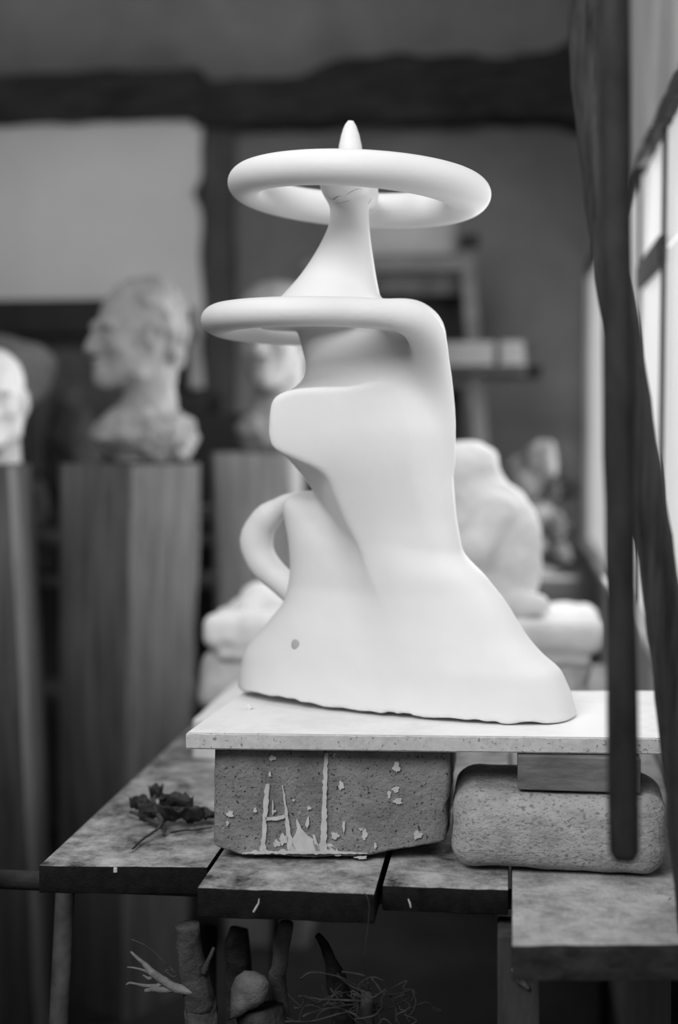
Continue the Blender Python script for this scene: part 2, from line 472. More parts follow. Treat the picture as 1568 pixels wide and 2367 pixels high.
def cracks():
    for pts in ([(750,447),(762,458),(772,461),(784,453),(800,456)], [(764,464),(780,470),(800,466),(812,462)], [(800,452),(812,443),(826,437),(836,436)],
                [(846,485),(855,485),(864,487)], [(851,472),(856,464),(860,458)]):
        q = [surf(x, y) for x, y in pts]
        gg = G().tube([p + (CAM - p).normalized() * .0001 for p in q], [.0002] + [.00045]*(len(q)-2) + [.0002], 6, sub=3)
        c = gg.make('crack', 'plug', sculpt, True); c['label'] = 'thin grey crack at the joint of the upper ring'
cracks()

# ------------------------------------------------------------------ board, blocks, wedge
def board():
    fl, fr = PZ(429, 1694, ZT), PZ(1590, 1707, ZT)
    bl, br = PZ(563, 1598, ZT), PZ(1600, 1597, ZT)
    fr.x = min(fr.x, .205); br.x = min(br.x, .222)
    bm = bmesh.new()
    top = [bm.verts.new(Vector(p)) for p in (fl, fr, br, bl)]
    bot = [bm.verts.new(Vector((p.x, p.y, Z1 + .0002))) for p in (fl, fr, br, bl)]
    bm.faces.new(top); bm.faces.new(bot[::-1])
    for i in range(4): bm.faces.new((top[i], bot[i], bot[(i+1)%4], top[(i+1)%4]))
    bmesh.ops.bevel(bm, geom=bm.edges[:], offset=.0015, segments=2, affect='EDGES')
    bmesh.ops.subdivide_edges(bm, edges=[e for e in bm.edges if e.calc_length() > .05], cuts=90, use_grid_fill=False)
    bmesh.ops.triangulate(bm, faces=bm.faces[:])
    for v in bm.verts:
        a = noise.noise(v.co * 90) * .0008
        v.co.y += a
        if abs(v.co.z - ZT) < .002 and v.co.z < ZT - .0001: v.co.z += a
    o = autosmooth(G().bm(bm).make('board', 'board'), 30)
    tag(o, 'long pale chipboard under the white abstract sculpture, resting on two blocks', 'board')
board()

def rough_block(name, px0, px1, Yf, Yb, z0, z1, bev, amp, m, skew=0, seg=5, cuts=46, nsc=22):
    a, b = P(px0, 1900, Yf), P(px1, 1900, Yf)
    g = G().box(((a.x + b.x)/2, (Yf + Yb)/2, (z0 + z1)/2), (b.x - a.x, Yb - Yf, z1 - z0), bev, seg, amp=amp, nsc=nsc, cuts=cuts)
    zmin = min(v.z for v in g.v); zmax = max(v.z for v in g.v)
    for v in g.v: v.z = z0 + (v.z - zmin) * (z1 - z0) / (zmax - zmin)
    return g
BL, BR = PZ(540, 1986, ZB), PZ(960, 1991, ZB)
SL = (BR.y - BL.y) / (BR.x - BL.x); YF1 = (BL.y + BR.y) / 2; XM = (BL.x + BR.x) / 2
print('BLOCK', YF1, SL, PZ(760,1697,ZT).y, PZ(1300,2030,ZB).y, PZ(1330,1828,.83).y)
g = rough_block('block', 498, 1032, YF1, 1.80, ZB + .001, Z1, .006, .0022, 'block')
# broken lower right corner and crumbled lower edge
ax_, bx_ = P(498, 1900, YF1).x, P(1032, 1900, YF1).x
for v in g.v:
    t = (v.x - ax_) / (bx_ - ax_); lowf = max(0, 1 - (v.z - ZB) / .05)
    if t > .62: v.z += (t - .62) * .055 * lowf
    if t < .12: v.z += (.12 - t) * .10 * lowf
    if v.z < ZB + .02 and v.y < YF1 + .02: v.y += noise.noise(v * 120) * .003
    if t > .95 and v.z > ZB + .07: v.x += .003
for v in g.v: v.y += SL * (v.x - XM)
blk = autosmooth(g.make('concrete_block', 'block'), 40)
tag(blk, 'dark grey porous block with white plaster drips, under the left half of the board', 'block')
def splashes():
    gg = G(); nrm = Vector((-SL, 1, 0)).normalized(); p0 = Vector((XM, YF1 - .0026, 0)); P = lambda x, y, o: PP(x, y, p0 + nrm * o, nrm); Y = 0
    def poly(pts):
        n = len(pts); k = len(gg.v)
        for q in pts: gg.v.append(P(q[0], q[1], Y))
        for q in pts: gg.v.append(P(q[0], q[1], Y + .012))
        gg.f.append(tuple(range(k, k+n))); gg.f.append(tuple(range(k+2*n-1, k+n-1, -1)))
        for i in range(n): gg.f.append((k+i, k+n+i, k+n+(i+1)%n, k+(i+1)%n))
    def drip(pts, seed=0):
        rs = random.Random(seed); le, ri = [], []
        for i in range(len(pts)-1):
            (x0,y0,w0),(x1,y1,w1) = pts[i], pts[i+1]
            m = max(2, int(math.hypot(x1-x0,y1-y0)/7))
            for j in range(m):
                t = j/m; w = (w0+(w1-w0)*t)*(1+rs.uniform(-.22,.22)); x = x0+(x1-x0)*t+rs.uniform(-1,1); y = y0+(y1-y0)*t
                if abs(y1-y0) > abs(x1-x0): le.append((x-w,y)); ri.append((x+w,y))
                else: le.append((x,y-w)); ri.append((x,y+w))
        x,y,w = pts[-1]
        le.append((x,y)); poly(le+ri[::-1])
    def blob(x, y, rx, ry, seed):
        rs = random.Random(seed); n = 40; ph = [rs.uniform(0,6.28) for _ in range(4)]
        poly([(x+rx*math.cos(a)*(1+.16*math.sin(3*a+ph[0])+.13*math.sin(5*a+ph[1])+.08*math.sin(9*a+ph[2])),
               y+ry*math.sin(a)*(1+.16*math.sin(3*a+ph[0])+.13*math.sin(5*a+ph[1])+.08*math.sin(9*a+ph[2]))) for a in [2*math.pi*i/n for i in range(n)]])
    drip([(755,1741,4),(752,1800,5),(750,1880,5.5),(748,1940,7),(745,1975,14)],1)
    drip([(774,1741,3),(771,1755,1)],2)
    drip([(619,1812,5),(617,1830,6),(612,1900,4.5),(609,1950,5),(607,1972,9)],3)
    drip([(654,1815,1.2),(660,1860,2.5),(664,1900,4),(670,1945,6),(676,1972,10)],4)
    drip([(630,1850,1),(631,1885,2.5)],5)
    drip([(612,1893,4),(640,1892,5),(664,1886,4)],6)
    drip([(687,1893,1),(692,1915,6),(700,1940,26),(703,1962,32),(703,1976,34)],7)
    drip([(712,1888,1.5),(710,1915,8)],8); drip([(725,1930,3),(738,1975,7)],9)
    drip([(760,1950,6),(775,1968,10),(790,1978,3)],10)
    for i,(x,y,rx,ry) in enumerate([(532,1882,8,7),(789,1816,6,10),(917,1773,8,12),(966,1930,10,9),(843,1928,6,14),(915,1825,8,7),(920,1852,10,7),(775,1932,9,8),(868,1955,3,7),(636,1875,3,3),(679,1850,3,3),
             (900,1836,4,9),(836,1917,7,3),(656,1940,10,12),(640,1950,8,8),(590,1873,4,6),(526,1903,3,6),(795,1910,3,14),(715,1868,5,4),(835,1982,14,4),(624,1790,3,6),(630,1752,8,6),]):
        blob(x,y,rx,ry,i)
    # crust along the foot of the block
    up = []; dn = []
    for i in range(60):
        x = 560 + i*(850-560)/59; e = min(1, i/8, (59-i)/14)
        up.append((x, 1972 - e*(3 + 13*abs(noise.noise(Vector((x*.045,0,3)))) + 5*abs(noise.noise(Vector((x*.16,2,3)))))))
        dn.append((x, 1974 + 3*noise.noise(Vector((x*.08,5,0))) + 2*noise.noise(Vector((x*.3,5,0)))))
    Y = -.003; poly(up+dn[::-1])
    o = gg.make('plaster_splash', 'splash', blk); o['label'] = 'white dried plaster drips and splashes'
splashes()

g = rough_block('block', 1041, 1553, PZ(1300, 2031, ZB).y, 1.74, ZB + .001, .8298, .028, .0035, 'block_pale', seg=7, nsc=14)
for v in g.v:                                        # worn, rounded back-sloping top
    t = (v.z - ZB) / .08
    if t > .6: v.y += (t - .6) * .018 * max(0, 1 - (v.y - 1.52) / .15)
b2 = autosmooth(g.make('concrete_block', 'block_pale'), 50)
tag(b2, 'pale rounded porous block under the right half of the board, with wooden wedge on top', 'block')
a, b = P(1197, 1800, 1.588), P(1482, 1800, 1.588)
wd = G().box(((a.x+b.x)/2, 1.588+.05, .83+.0195), (b.x-a.x, .10, .0388), .0012, amp=.0004).make('wood_wedge', 'wedge')
tag(wd, 'flat brown wood offcut wedged between the pale block and the board', 'wood block')

# ------------------------------------------------------------------ bench planks on trestle
def plank(px0, px1, yl, yr, th, yback, m, label, x1=None):
    a, b = PZ(px0, yl, ZB), PZ(px1, yr, ZB)
    if x1: b.x = x1
    gg = G(); w = b.x - a.x
    gg.box(((a.x+b.x)/2, (a.y+yback)/2, ZB - th/2), (w, yback-a.y, th), .0018, 2, cuts=150)
    for v in gg.v:
        t = (v.x-a.x)/w; fy = max(0, 1-(v.y-a.y)/.12)
        v.y += (b.y-a.y)*t*fy
        n = noise.noise(v*70)*.0016+noise.noise(v*200)*.0007
        if v.y < a.y+.1: v.y += n
        v.z += noise.noise(Vector((v.x*30, v.y*3, 1)))*.0006 - (.0006)
    o = autosmooth(gg.make('plank', m), 30)
    return tag(o, label, 'plank', 'bench planks')
pk1 = plank(89, 480, 2000, 2003, .032, 3.05, 'plank', 'leftmost dusty dark plank of the bench, with a withered leaf on it')
pk2 = plank(456, 866, 2050, 2065, .033, 3.05, 'plank', 'dark bench plank under the dripped grey block, reaching further forward than its left neighbour')
pk3 = plank(884, 1176, 2046, 2056, .028, 3.05, 'plank', 'narrow dark bench plank between the two blocks, its end grain showing pale rings')
pk4 = plank(1184, 1600, 2184, 2176, .036, 3.05, 'plank_pale', 'paler dusty bench plank at the right that sticks out furthest toward the viewer', x1=.222)
# flecks on the plank ends
def fleck(parent, pts, Y, w):
    gg = G().tube([P(x, y, Y) for x, y in pts], w, 6)
    gg.make('plaster_fleck', 'splash', parent)
yq = PZ(266, 2001, ZB).y
gg = G().box(P(267, 2011, yq - .001), (.0045, .003, .006), .0008); gg.make('plaster_fleck', 'splash', pk1)
yq = PZ(640, 2056, ZB).y
fleck(pk2, [(600, 2072), (598, 2088), (592, 2098), (586, 2108)], yq - .0005, [.0006, .001, .0013, .0012])
yq = PZ(945, 2048, ZB).y
fleck(pk3, [(944, 2078), (948, 2088), (950, 2098)], yq - .0005, [.0008, .0012, .0008])
# chip of pale scratched wood on top of plank 4
pts = [PZ(x, y, ZB) for x, y in [(1503,2076),(1512,2070),(1535,2070),(1552,2075),(1545,2080),(1515,2080)]]
gg = G(); n = len(pts)
gg.add([p + Vector((0,0,.0008)) for p in pts] + [p - Vector((0,0,.003)) for p in pts], [tuple(range(n)), tuple(range(2*n-1, n-1, -1))] + [(i, n+i, n+(i+1)%n, (i+1)%n) for i in range(n)])
gg.make('bare_patch', 'splash', pk4)

tr = thing('trestle', (-.2, 2.15, 0), 'dark metal and wood trestle carrying the bench planks', 'trestle')
zu = ZB - .0385
barY = 1.645
G().tube([(-.80, barY, zu - .0125), (.215, barY, zu - .0125)], .0115, 14, amp=.0006).make('crossbar', 'iron', tr, True)
G().tube([(-.62, 2.75, zu - .0125), (.215, 2.75, zu - .0125)], .0115, 14).make('crossbar', 'iron', tr, True)
l1a = P(152, 2075, barY); l1b = P(137, 2367, barY); dd = l1b - l1a; k = (l1a.z) / (l1a.z - l1b.z)
for p0, p1 in ((l1a, l1a + dd * k), (Vector((-.78, barY, zu-.02)), Vector((-.79, barY, 0))), (Vector((.2, barY, zu-.02)), Vector((.205, barY, 0))), (Vector((-.45, 2.75, zu-.02)), Vector((-.46, 2.75, 0))), (Vector((.19, 2.75, zu-.02)), Vector((.19, 2.75, 0)))):
    q0 = Vector((p0.x, p0.y, zu - .014)); q1 = Vector((p1.x, p1.y, 0))
    G().tube([q0, q0.lerp(q1, .5), q1], .0115, 14, amp=.0006).make('leg', 'iron', tr, True)
pa = P(1150, 2200, 1.50); pb = P(1250, 2200, 1.50)
G().box(((pa.x+pb.x)/2, 1.50+.03, (ZB-.042)/2), (pb.x-pa.x, .06, ZB-.042), .003, amp=.001, cuts=30).make('post', 'darkwood', tr)
pc = PZ(1182, 2262, ZB - .037)
G().tube([P(1184, 2238, 1.497), P(1200, 2262, 1.494), P(1222, 2285, 1.497)], [.002, .005, .002], 8).make('splinter', 'cutwood', tr)

# white slab behind the board
sa = PZ(445, 1757, ZB)
sl = G().box((sa.x + .19, sa.y + .17, ZB + .0310), (.38, .34, .061), .004, amp=.0015, cuts=20).make('plaster_slab', 'slab')
tag(sl, 'thick white plaster slab lying on the bench behind the board', 'slab')
# crumb beside the sculpture
p = PZ(576, 1640, ZT)
cr = G().box(p + Vector((0, 0, .0034)), (.0062, .006, .0066), .0015, amp=.0012, nsc=300, cuts=3).make('plaster_crumb', 'plaster')
tag(cr, 'tiny white plaster crumb on the board at the lower left of the sculpture', 'crumb')

# ------------------------------------------------------------------ withered leaf
def withered():
    base = PZ(385, 1920, ZB)
    t = thing('dried_leaf', base, 'dark withered crumpled leaf with stem lying on the leftmost plank', 'leaf')
    def stem(pts, r, name='stem'):
        G().tube([PZ(x, y, ZB + h*.7) for x, y, h in pts], [q*.65 for q in r], 8, amp=.0006, nsc=150, sub=4).make(name, 'leaf', t, True)
    stem([(306,1963,.004),(330,1940,.008),(352,1925,.012),(368,1912,.018),(376,1898,.02)], [.0015,.0022,.0024,.0026,.003])
    stem([(376,1898,.02),(362,1875,.026),(355,1852,.035),(358,1840,.040)], [.0045,.0055,.0045,.003])
    stem([(372,1905,.014),(345,1895,.013),(318,1882,.016),(300,1876,.020)], [.004,.005,.0042,.0025])
    stem([(395,1925,.007),(420,1920,.006),(455,1918,.006),(490,1912,.007)], [.002,.0018,.0018,.0015])
    stem([(376,1900,.018),(380,1915,.012),(377,1930,.005)], [.003,.0035,.003])
    def leafm(cx, cy, h, Lx, Ly, seed, curl, rz):
        gg = G(); nu, nv = 16, 10; c = PZ(cx, cy, ZB)
        for s in (0, 1):
            for i in range(nu+1):
                u = i/nu
                wdt = math.sin(math.pi*min(1, u*.93+.05))**.7
                for j in range(nv+1):
                    v = (j/nv-.5)*2
                    x = (u-.5)*Lx; y = v*wdt*Ly
                    z = h + curl*abs(v)**1.6*.016 + noise.noise(Vector((u*4+seed, v*2.2, seed)))*.009 + noise.noise(Vector((u*10+seed, v*6, seed)))*.005 - s*.0012
                    q = Vector((x*math.cos(rz)-y*math.sin(rz), x*math.sin(rz)+y*math.cos(rz), max(z, .002 - s*.0012 + .001)))
                    gg.v.append(c+q)
        m = (nu+1)*(nv+1)
        for i in range(nu):
            for j in range(nv):
                a = i*(nv+1)+j
                gg.f.append((a, a+1, a+nv+2, a+nv+1)); gg.f.append((m+a, m+a+nv+1, m+a+nv+2, m+a+1))
        rim = [(i*(nv+1), (i+1)*(nv+1)) for i in range(nu)] + [((i+1)*(nv+1)+nv, i*(nv+1)+nv) for i in range(nu)] + [(j+1, j) for j in range(nv)] + [(nu*(nv+1)+j, nu*(nv+1)+j+1) for j in range(nv)]
        for a, b in rim: gg.f.append((a, b, m+b, m+a))
        gg.make('blade', 'leaf', t, True)
    leafm(420, 1912, .012, .058, .020, 1.3, 1.0, .1)
    leafm(408, 1902, .018, .046, .015, 4.1, 1.1, -.2)
    leafm(362, 1905, .012, .045, .018, 7.7, .7, .5)
    leafm(325, 1890, .012, .030, .012, 9.2, .8, -.3)
    leafm(470, 1905, .008, .045, .016, 11.9, .5, .4)
    leafm(362, 1868, .016, .026, .009, 13.4, .8, 1.2)
withered()

# ------------------------------------------------------------------ poles in the foreground
yp = 1.235; ZCB = 2.618
top = P(1419, 0, yp); bot = P(1444, 1988, yp)
up = top + (top - bot) * ((ZCB - top.z) / (top.z - bot.z))
pts = [bot.lerp(up, t) for t in [0, .004] + [i/40 for i in range(1, 41)]]
rr = [.0095, .0132] + [.0133 + .0006*math.sin(i*.9) for i in range(1, 41)]
pl = G().tube(pts, rr, 20, amp=.0006, nsc=25).make('pole', 'pole', None, True, origin=bot)
tag(pl, 'dark round pole hanging upright in the foreground, its blunt lower end before the pale block', 'pole')
yp2 = 1.40
path = [(1345,-700,1.52),(1350,-300,1.48),(1352,0,1.45),(1378,330,1.43),(1418,640,1.42),(1452,880,1.41),(1492,1120,1.41),(1524,1330,1.41),(1553,1560,1.41),(1580,1800,1.41),(1595,1960,1.41)]
pts = [P(*q) for q in path]
d = (pts[-1] - pts[-2]); e = pts[-1] + d * ((ZB + .001 - pts[-1].z) / d.z)
e.x = min(e.x, .195); pts.append(e)
rad = [.019,.0185,.0185,.018,.018,.0185,.0175,.018,.0185,.019,.019,.019]
pl2 = G().tube(pts, rad, 18, amp=.0025, nsc=22, sub=5).make('branch_pole', 'branch_pole', None, True, origin=e)
tag(pl2, 'crooked weathered wooden pole leaning at the right, behind the dark round pole', 'pole')

# ------------------------------------------------------------------ wood under the bench
def dn(p, Z=0): return Vector((p.x, p.y, Z))
def branchy():
    Y = 1.55
    b0 = P(465, 2420, Y); t = thing('forked_branch', (b0.x, Y, 0), 'upright sawn branch with pale forked twigs under the left of the bench', 'branch')
    G().tube([Vector((b0.x+.03, Y+.05, 0)), P(470, 2420, Y), P(466, 2340, Y), P(452, 2260, Y), P(440, 2200, Y), P(432, 2136, Y)], [.02,.019,.0185,.0165,.0150,.0140], 14, amp=.002, nsc=60, sub=4).make('trunk', 'bark', t, True)
    def tw(pts, r, m='cutwood', y=Y-.01): G().tube([P(a, b, y) for a, b in pts], [max(.0007, q*.66) for q in r], 8, amp=.0010, nsc=120, sub=3).make('twig', m, t, True)
    tw([(450,2290),(410,2285),(380,2268),(355,2250),(330,2225),(302,2200)], [.009,.0085,.008,.007,.004,.0018])
    tw([(368,2260),(352,2250),(325,2240),(294,2235)], [.004,.003,.0018,.0012])
    tw([(412,2286),(385,2288),(360,2286),(335,2290)], [.006,.006,.006,.003])
    tw([(378,2270),(360,2280),(325,2276),(300,2272),(291,2278)], [.004,.004,.0025,.002,.001])
    tw([(358,2252),(345,2262),(330,2255)], [.004,.003,.0015])
    tw([(470,2250),(482,2220),(495,2190)], [.006,.004,.0025], 'bark')
    tw([(410,2252),(380,2225),(345,2190),(304,2172)], [.0015,.001,.0009,.0006], 'bark')
    tw([(395,2245),(380,2243),(400,2258),(412,2255)], [.001,.003,.003,.001], 'bark')
branchy()
def log(pts, rad, name, label, m='bark', cat='log', cut=None):
    base = pts[0]; t = thing(name, (base[0], base[1], 0), label, cat)
    G().tube(pts, rad, 16, amp=.0025, nsc=50, sub=4).make('trunk', m, t, True)
    return t
Y = 1.60
q = P(590, 2380, Y)
t = log([Vector((q.x+.02, Y+.03, 0)), P(620, 2600, Y+.03), P(612, 2420, Y+.03), P(600, 2330, Y+.035)], [.030,.030,.031,.029], 'cut_log', 'thick stub of log with a pale slanting cut end under the bench', 'bark')
# slanting cut face: flattened pale ellipsoid-like cap with a pointed lip
gg = G(); ring = [(527,2360),(532,2320),(534,2285),(545,2258),(565,2243),(590,2244),(612,2254),(625,2270),(622,2295),(610,2318),(592,2330),(575,2336),(556,2350)]
n = len(ring); c = P(580, 2290, Y-.012)
for x, y in ring: gg.v.append(P(x, y, Y+.004))
for x, y in ring: gg.v.append(P(580+(x-580)*.9, 2290+(y-2290)*.9, Y-.004))
for x, y in ring: gg.v.append(P(580+(x-580)*.5, 2290+(y-2290)*.5, Y-.008+random.uniform(-.001,.001)))
for x, y in ring: gg.v.append(P(580+(x-580)*.95, 2290+(y-2290)*.95, Y+.04))
for k_, l_ in ((0,1),(1,2),(3,0)):
    for i in range(n): gg.f.append((k_*n+i, k_*n+(i+1)%n, l_*n+(i+1)%n, l_*n+i))
gg.f.append(tuple(2*n+i for i in range(n))); gg.f.append(tuple(3*n+i for i in reversed(range(n))))
gg.make('cut_face', 'cutwood', t, True)
q = P(548, 2180, 1.68)
log([Vector((q.x-.02, 1.74, 0)), P(552, 2380, 1.74), P(549, 2200, 1.72), P(553, 2146, 1.72)], [.016,.017,.0165,.012], 'cut_log', 'dim rounded stick end just below the second plank, behind the cut log', 'bark')
q = P(650, 2180, 1.64)
log([Vector((q.x+.06, 1.71, 0)), P(655, 2380, 1.68), P(646, 2230, 1.645), P(655, 2165, 1.64), P(662, 2135, 1.635)], [.010,.010,.0095,.0095,.008], 'cut_log', 'slim smooth stick to the right of the rounded stick end under the bench', 'cutwood')
q = P(500, 2180, 1.70)
log([Vector((q.x-.04, 1.84, 0)), P(478, 2300, 1.82), P(486, 2150, 1.80)], [.012,.013,.011], 'cut_log', 'dim dark stick directly behind the upright sawn branch', 'bark_dark')
q = P(790, 2300, 1.62)
t = log([Vector((q.x+.03, 1.72, 0)), P(800, 2420, 1.66), P(780, 2280, 1.63), P(765, 2220, 1.62), P(735, 2160, 1.61)], [.015,.014,.013,.008,.004], 'forked_branch', 'dark crooked branch rising behind the root tangle under the bench', 'bark_dark', 'branch')
def roots():
    rs = random.Random(3); gg = G(); Y = 1.56
    spec = [[(695,2262),(720,2248),(760,2252),(800,2262)],[(690,2302),(740,2310),(800,2312),(860,2315)],[(680,2330),(720,2325),(770,2300),(830,2290)],[(790,2246),(820,2250),(848,2256)],
            [(780,2250),(810,2280),(840,2300),(870,2330),(880,2360)],[(860,2262),(880,2290),(882,2330),(860,2350),(820,2355)],[(850,2270),(860,2295),(900,2300),(950,2290)],
            [(750,2330),(770,2300),(790,2275)],[(900,2295),(915,2330),(915,2367)],[(955,2290),(962,2320),(950,2345),(930,2345)],[(770,2310),(800,2340),(850,2340),(900,2330),(950,2305)],
            [(660,2362),(720,2360),(780,2345),(820,2335)],[(840,2275),(830,2310),(825,2350)],[(700,2350),(740,2335),(780,2330),(820,2345),(850,2372)]]
    for pl_ in spec:
        y = Y + rs.uniform(-.03, .03)
        gg.tube([P(a, b, y + rs.uniform(-.01, .01)) for a, b in pl_], [.0015] + [.0013]*(len(pl_)-2) + [.0006], 6, sub=4, amp=.0008, nsc=150)
    for i in range(26):
        x, yy = rs.uniform(700, 950), rs.uniform(2280, 2400); y = Y + rs.uniform(-.04, .04); pts = []
        for k_ in range(5):
            pts.append(P(x, yy, y)); x += rs.uniform(-45, 45); yy += rs.uniform(-28, 28)
        gg.tube(pts, [.0009]*4 + [.0005], 5, sub=4)
    # main root going down to the ground
    q = P(850, 2350, Y)
    gg.tube([P(850, 2300, Y), q, Vector((q.x+.01, Y, .3)), Vector((q.x, Y+.02, 0))], [.004,.008,.012,.014], 10, sub=3, amp=.002)
    o = gg.make('root_tangle', 'root', None, True)
    tag(o, 'tangle of thin dry roots under the middle of the bench', 'roots')
roots()
yw = PZ(855, 2070, ZB).y
gg = G().tube([PZ(842, 2063, ZB + .001), P(850, 2075, yw-.003), P(854, 2095, yw-.003), P(852, 2130, yw-.002), P(846, 2180, yw), P(843, 2220, yw+.01), P(846, 2255, yw+.03), P(835, 2285, yw+.05)], .0005, 6, sub=5)
tag(gg.make('hanging_thread', 'root', None, True), 'thin pale thread hanging from the second plank to the root tangle', 'thread')

# ------------------------------------------------------------------ heads
def head_fn(hair=True, cap_=False, seed=0, rough=.002):
    # local: faces +x, up z, chin near z=0, crown near z=.235
    def fn(X, Y, Z):
        c = ell(X, Y, Z, (-.012, 0, .150), (.092, .074, .086))
        f = smin(c, ell(X, Y, Z, (.040, 0, .085), (.055, .058, .088)), .03)
        jaw = chain(X, Y, Z, [(.074, 0, .012), (.02, .045, .035), (-.012, .056, .075)], [.018, .018, .018], .02)
        jaw2 = chain(X, Y, Z, [(.074, 0, .012), (.02, -.045, .035), (-.012, -.056, .075)], [.018, .018, .018], .02)
        f = smin(f, smin(jaw, jaw2, .02), .03)
        f = smin(f, ell(X, Y, Z, (.082, 0, .012), (.020, .024, .018)), .015)
        f = smin(f, chain(X, Y, Z, [(.086, -.042, .128), (.096, 0, .126), (.086, .042, .128)], [.010, .011, .010], .01), .016)
        for s in (-1, 1):
            f = smax(f, -ell(X, Y, Z, (.100, s*.033, .108), (.026, .022, .015)), .010)
            f = smin(f, ell(X, Y, Z, (.079, s*.031, .106), (.012, .014, .011)), .004)
            f = smin(f, ell(X, Y, Z, (.066, s*.042, .082), (.018, .018, .014)), .02)
            e = ell(X, Y, Z, (-.008, s*.076, .103), (.020, .009, .032))
            e = smax(e, -ell(X, Y, Z, (-.004, s*.086, .105), (.010, .008, .018)), .004)
            f = smin(f, e, .006)
        nz = chain(X, Y, Z, [(.094, 0, .118), (.105, 0, .094), (.113, 0, .077)], [.008, .0095, .0125], .008)
        for s in (-1, 1): nz = smin(nz, ell(X, Y, Z, (.102, s*.013, .072), (.012, .009, .009)), .006)
        f = smin(f, nz, .010)
        f = smin(f, ell(X, Y, Z, (.094, 0, .050), (.012, .024, .0075)), .006)
        f = smin(f, ell(X, Y, Z, (.091, 0, .034), (.012, .021, .0085)), .006)
        f = smax(f, -chain(X, Y, Z, [(.097, -.026, .042), (.108, 0, .0425), (.097, .026, .042)], [.0025, .003, .0025], .004), .005)
        f = smin(f, cap(X, Y, Z, (-.030, 0, .06), (-.030, 0, -.09), .056, .064), .025)
        if hair:
            h = ell(X, Y, Z, (-.022, 0, .148), (.097, .088, .094))
            h = smin(h, ell(X, Y, Z, (-.070, 0, .075), (.040, .062, .070)), .03)
            h = h + .014 * wob(X, Y, Z, 105, seed) + .006 * wob(X, Y, Z, 240, seed + 3)
            h = smax(h, (X - .035) + (Z - .20) * -.55, .02)
            for s in (-1, 1): h = smax(h, -ell(X, Y, Z, (.030, s*.07, .085), (.055, .04, .055)), .01)
            f = smin(f, h, .008)
        if cap_:
            h = ell(X, Y, Z, (-.012, 0, .168), (.108, .092, .084))
            h = smax(h, .136 - Z + X * .10, .012)
            f = smin(f, h, .008)
        return f + rough * wob(X, Y, Z, 190, seed + 9)
    return fn
def collar(X, Y, Z, seed, w=1.0, z0=-.17):
    c = chain(X, Y, Z, [(-.03, 0, -.07), (-.03, 0, -.13)], [.056, .085*w], .02)
    c = smin(c, ell(X, Y, Z, (-.02, 0, -.112), (.118*w, .128*w, .058)), .03)
    c = c + .016 * wob(X, Y, Z, 85, seed) + .008 * wob(X, Y, Z, 200, seed + 1)
    return smax(c, z0 - Z, .004)
def bust(name, base, sc, face, m, label, h=.0045, hair=True, cap_=False, seed=0, w=1.0, z0=-.17, tilt=0):
    hf = head_fn(hair, cap_, seed)
    ca, sa = math.cos(face), math.sin(face)
    ct, st = math.cos(tilt), math.sin(tilt)
    def fn(X, Y, Z):
        x = (X - base.x) / sc; y = (Y - base.y) / sc; z = (Z - base.z) / sc + z0
        u = x*ca + y*sa; v = -x*sa + y*ca
        ut, zt = u*ct - z*st, u*st + z*ct
        return smax(smin(hf(ut, v, zt), collar(u, v, z, seed + 20, w, z0), .02), z0 - z, .004) * sc
    r = .20 * sc
    o = sdf_mesh(name, fn, (base.x - r, base.y - r, base.z - .012), (base.x + r, base.y + r, base.z + (.29 - z0) * sc), h, m, origin=base)
    return tag(o, label, 'bust')

def pedestal(cx_px, top_y, Y, side, rz, bottom_dx, m, label, extra=None):
    c = P(cx_px, top_y, Y); c = Vector((c.x, Y, c.z))
    gg = G(); n = 40; prof = []
    rsd = random.Random(cx_px)
    for i in range(n + 1):
        t = i / n; z = c.z * (1 - t)
        s = side * (1 + .03*math.sin(5*t + cx_px)) / 2 ** .5
        b = .07
        for j in range(4):
            for db in (-b, b):
                an = rz + math.pi/4 + j*math.pi/2 + db
                gg.v.append(Vector((c.x + bottom_dx*t + s*math.cos(an), Y + s*math.sin(an), z)) + noise.noise_vector(Vector((j*7+db*9, t*6, cx_px))) * .004 * (0 if i in (n,) else 1))
    for i in range(n):
        for j in range(8): gg.f.append((i*8+j, i*8+(j+1)%8, (i+1)*8+(j+1)%8, (i+1)*8+j))
    gg.f.append(tuple(range(8))); gg.f.append(tuple(n*8+j for j in reversed(range(8))))
    # level the top, foot on the floor
    for j in range(8): gg.v[j].z = c.z; gg.v[n*8+j].z = 0
    o = gg.make('pedestal', m)
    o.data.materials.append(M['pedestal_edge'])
    for p in o.data.polygons:                        # paler colour on the arrises
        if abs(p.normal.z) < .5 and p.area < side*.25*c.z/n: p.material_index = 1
    tag(o, label, 'pedestal'); return Vector((c.x, Y, c.z))

YB = 2.98
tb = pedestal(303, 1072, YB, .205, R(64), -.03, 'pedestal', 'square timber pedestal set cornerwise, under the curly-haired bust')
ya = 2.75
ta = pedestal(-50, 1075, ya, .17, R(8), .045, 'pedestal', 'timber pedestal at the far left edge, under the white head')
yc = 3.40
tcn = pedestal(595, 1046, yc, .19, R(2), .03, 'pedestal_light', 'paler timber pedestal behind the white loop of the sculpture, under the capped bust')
bust('bust', tb + Vector((.015, 0, .002)), .95, math.pi + R(38), 'clay', 'grey plaster bust with curly hair turned to the left, on the cornerwise pedestal', hair=True, seed=2, w=.98, z0=-.176)
bust('bust', tcn + Vector((.046, 0, .002)), 1.0, -math.pi/2 - R(12), 'clay', 'grey plaster bust in a cap facing forward, half hidden behind the sculpture', hair=False, cap_=True, seed=5, w=.8, z0=-.16)
bust('bust', ta + Vector((.034, 0, .002)), .82, -math.pi/2 + R(15), 'clay_light', 'white plaster head cut off by the left edge, on the far left pedestal', hair=False, seed=8, w=.5, z0=-.045)

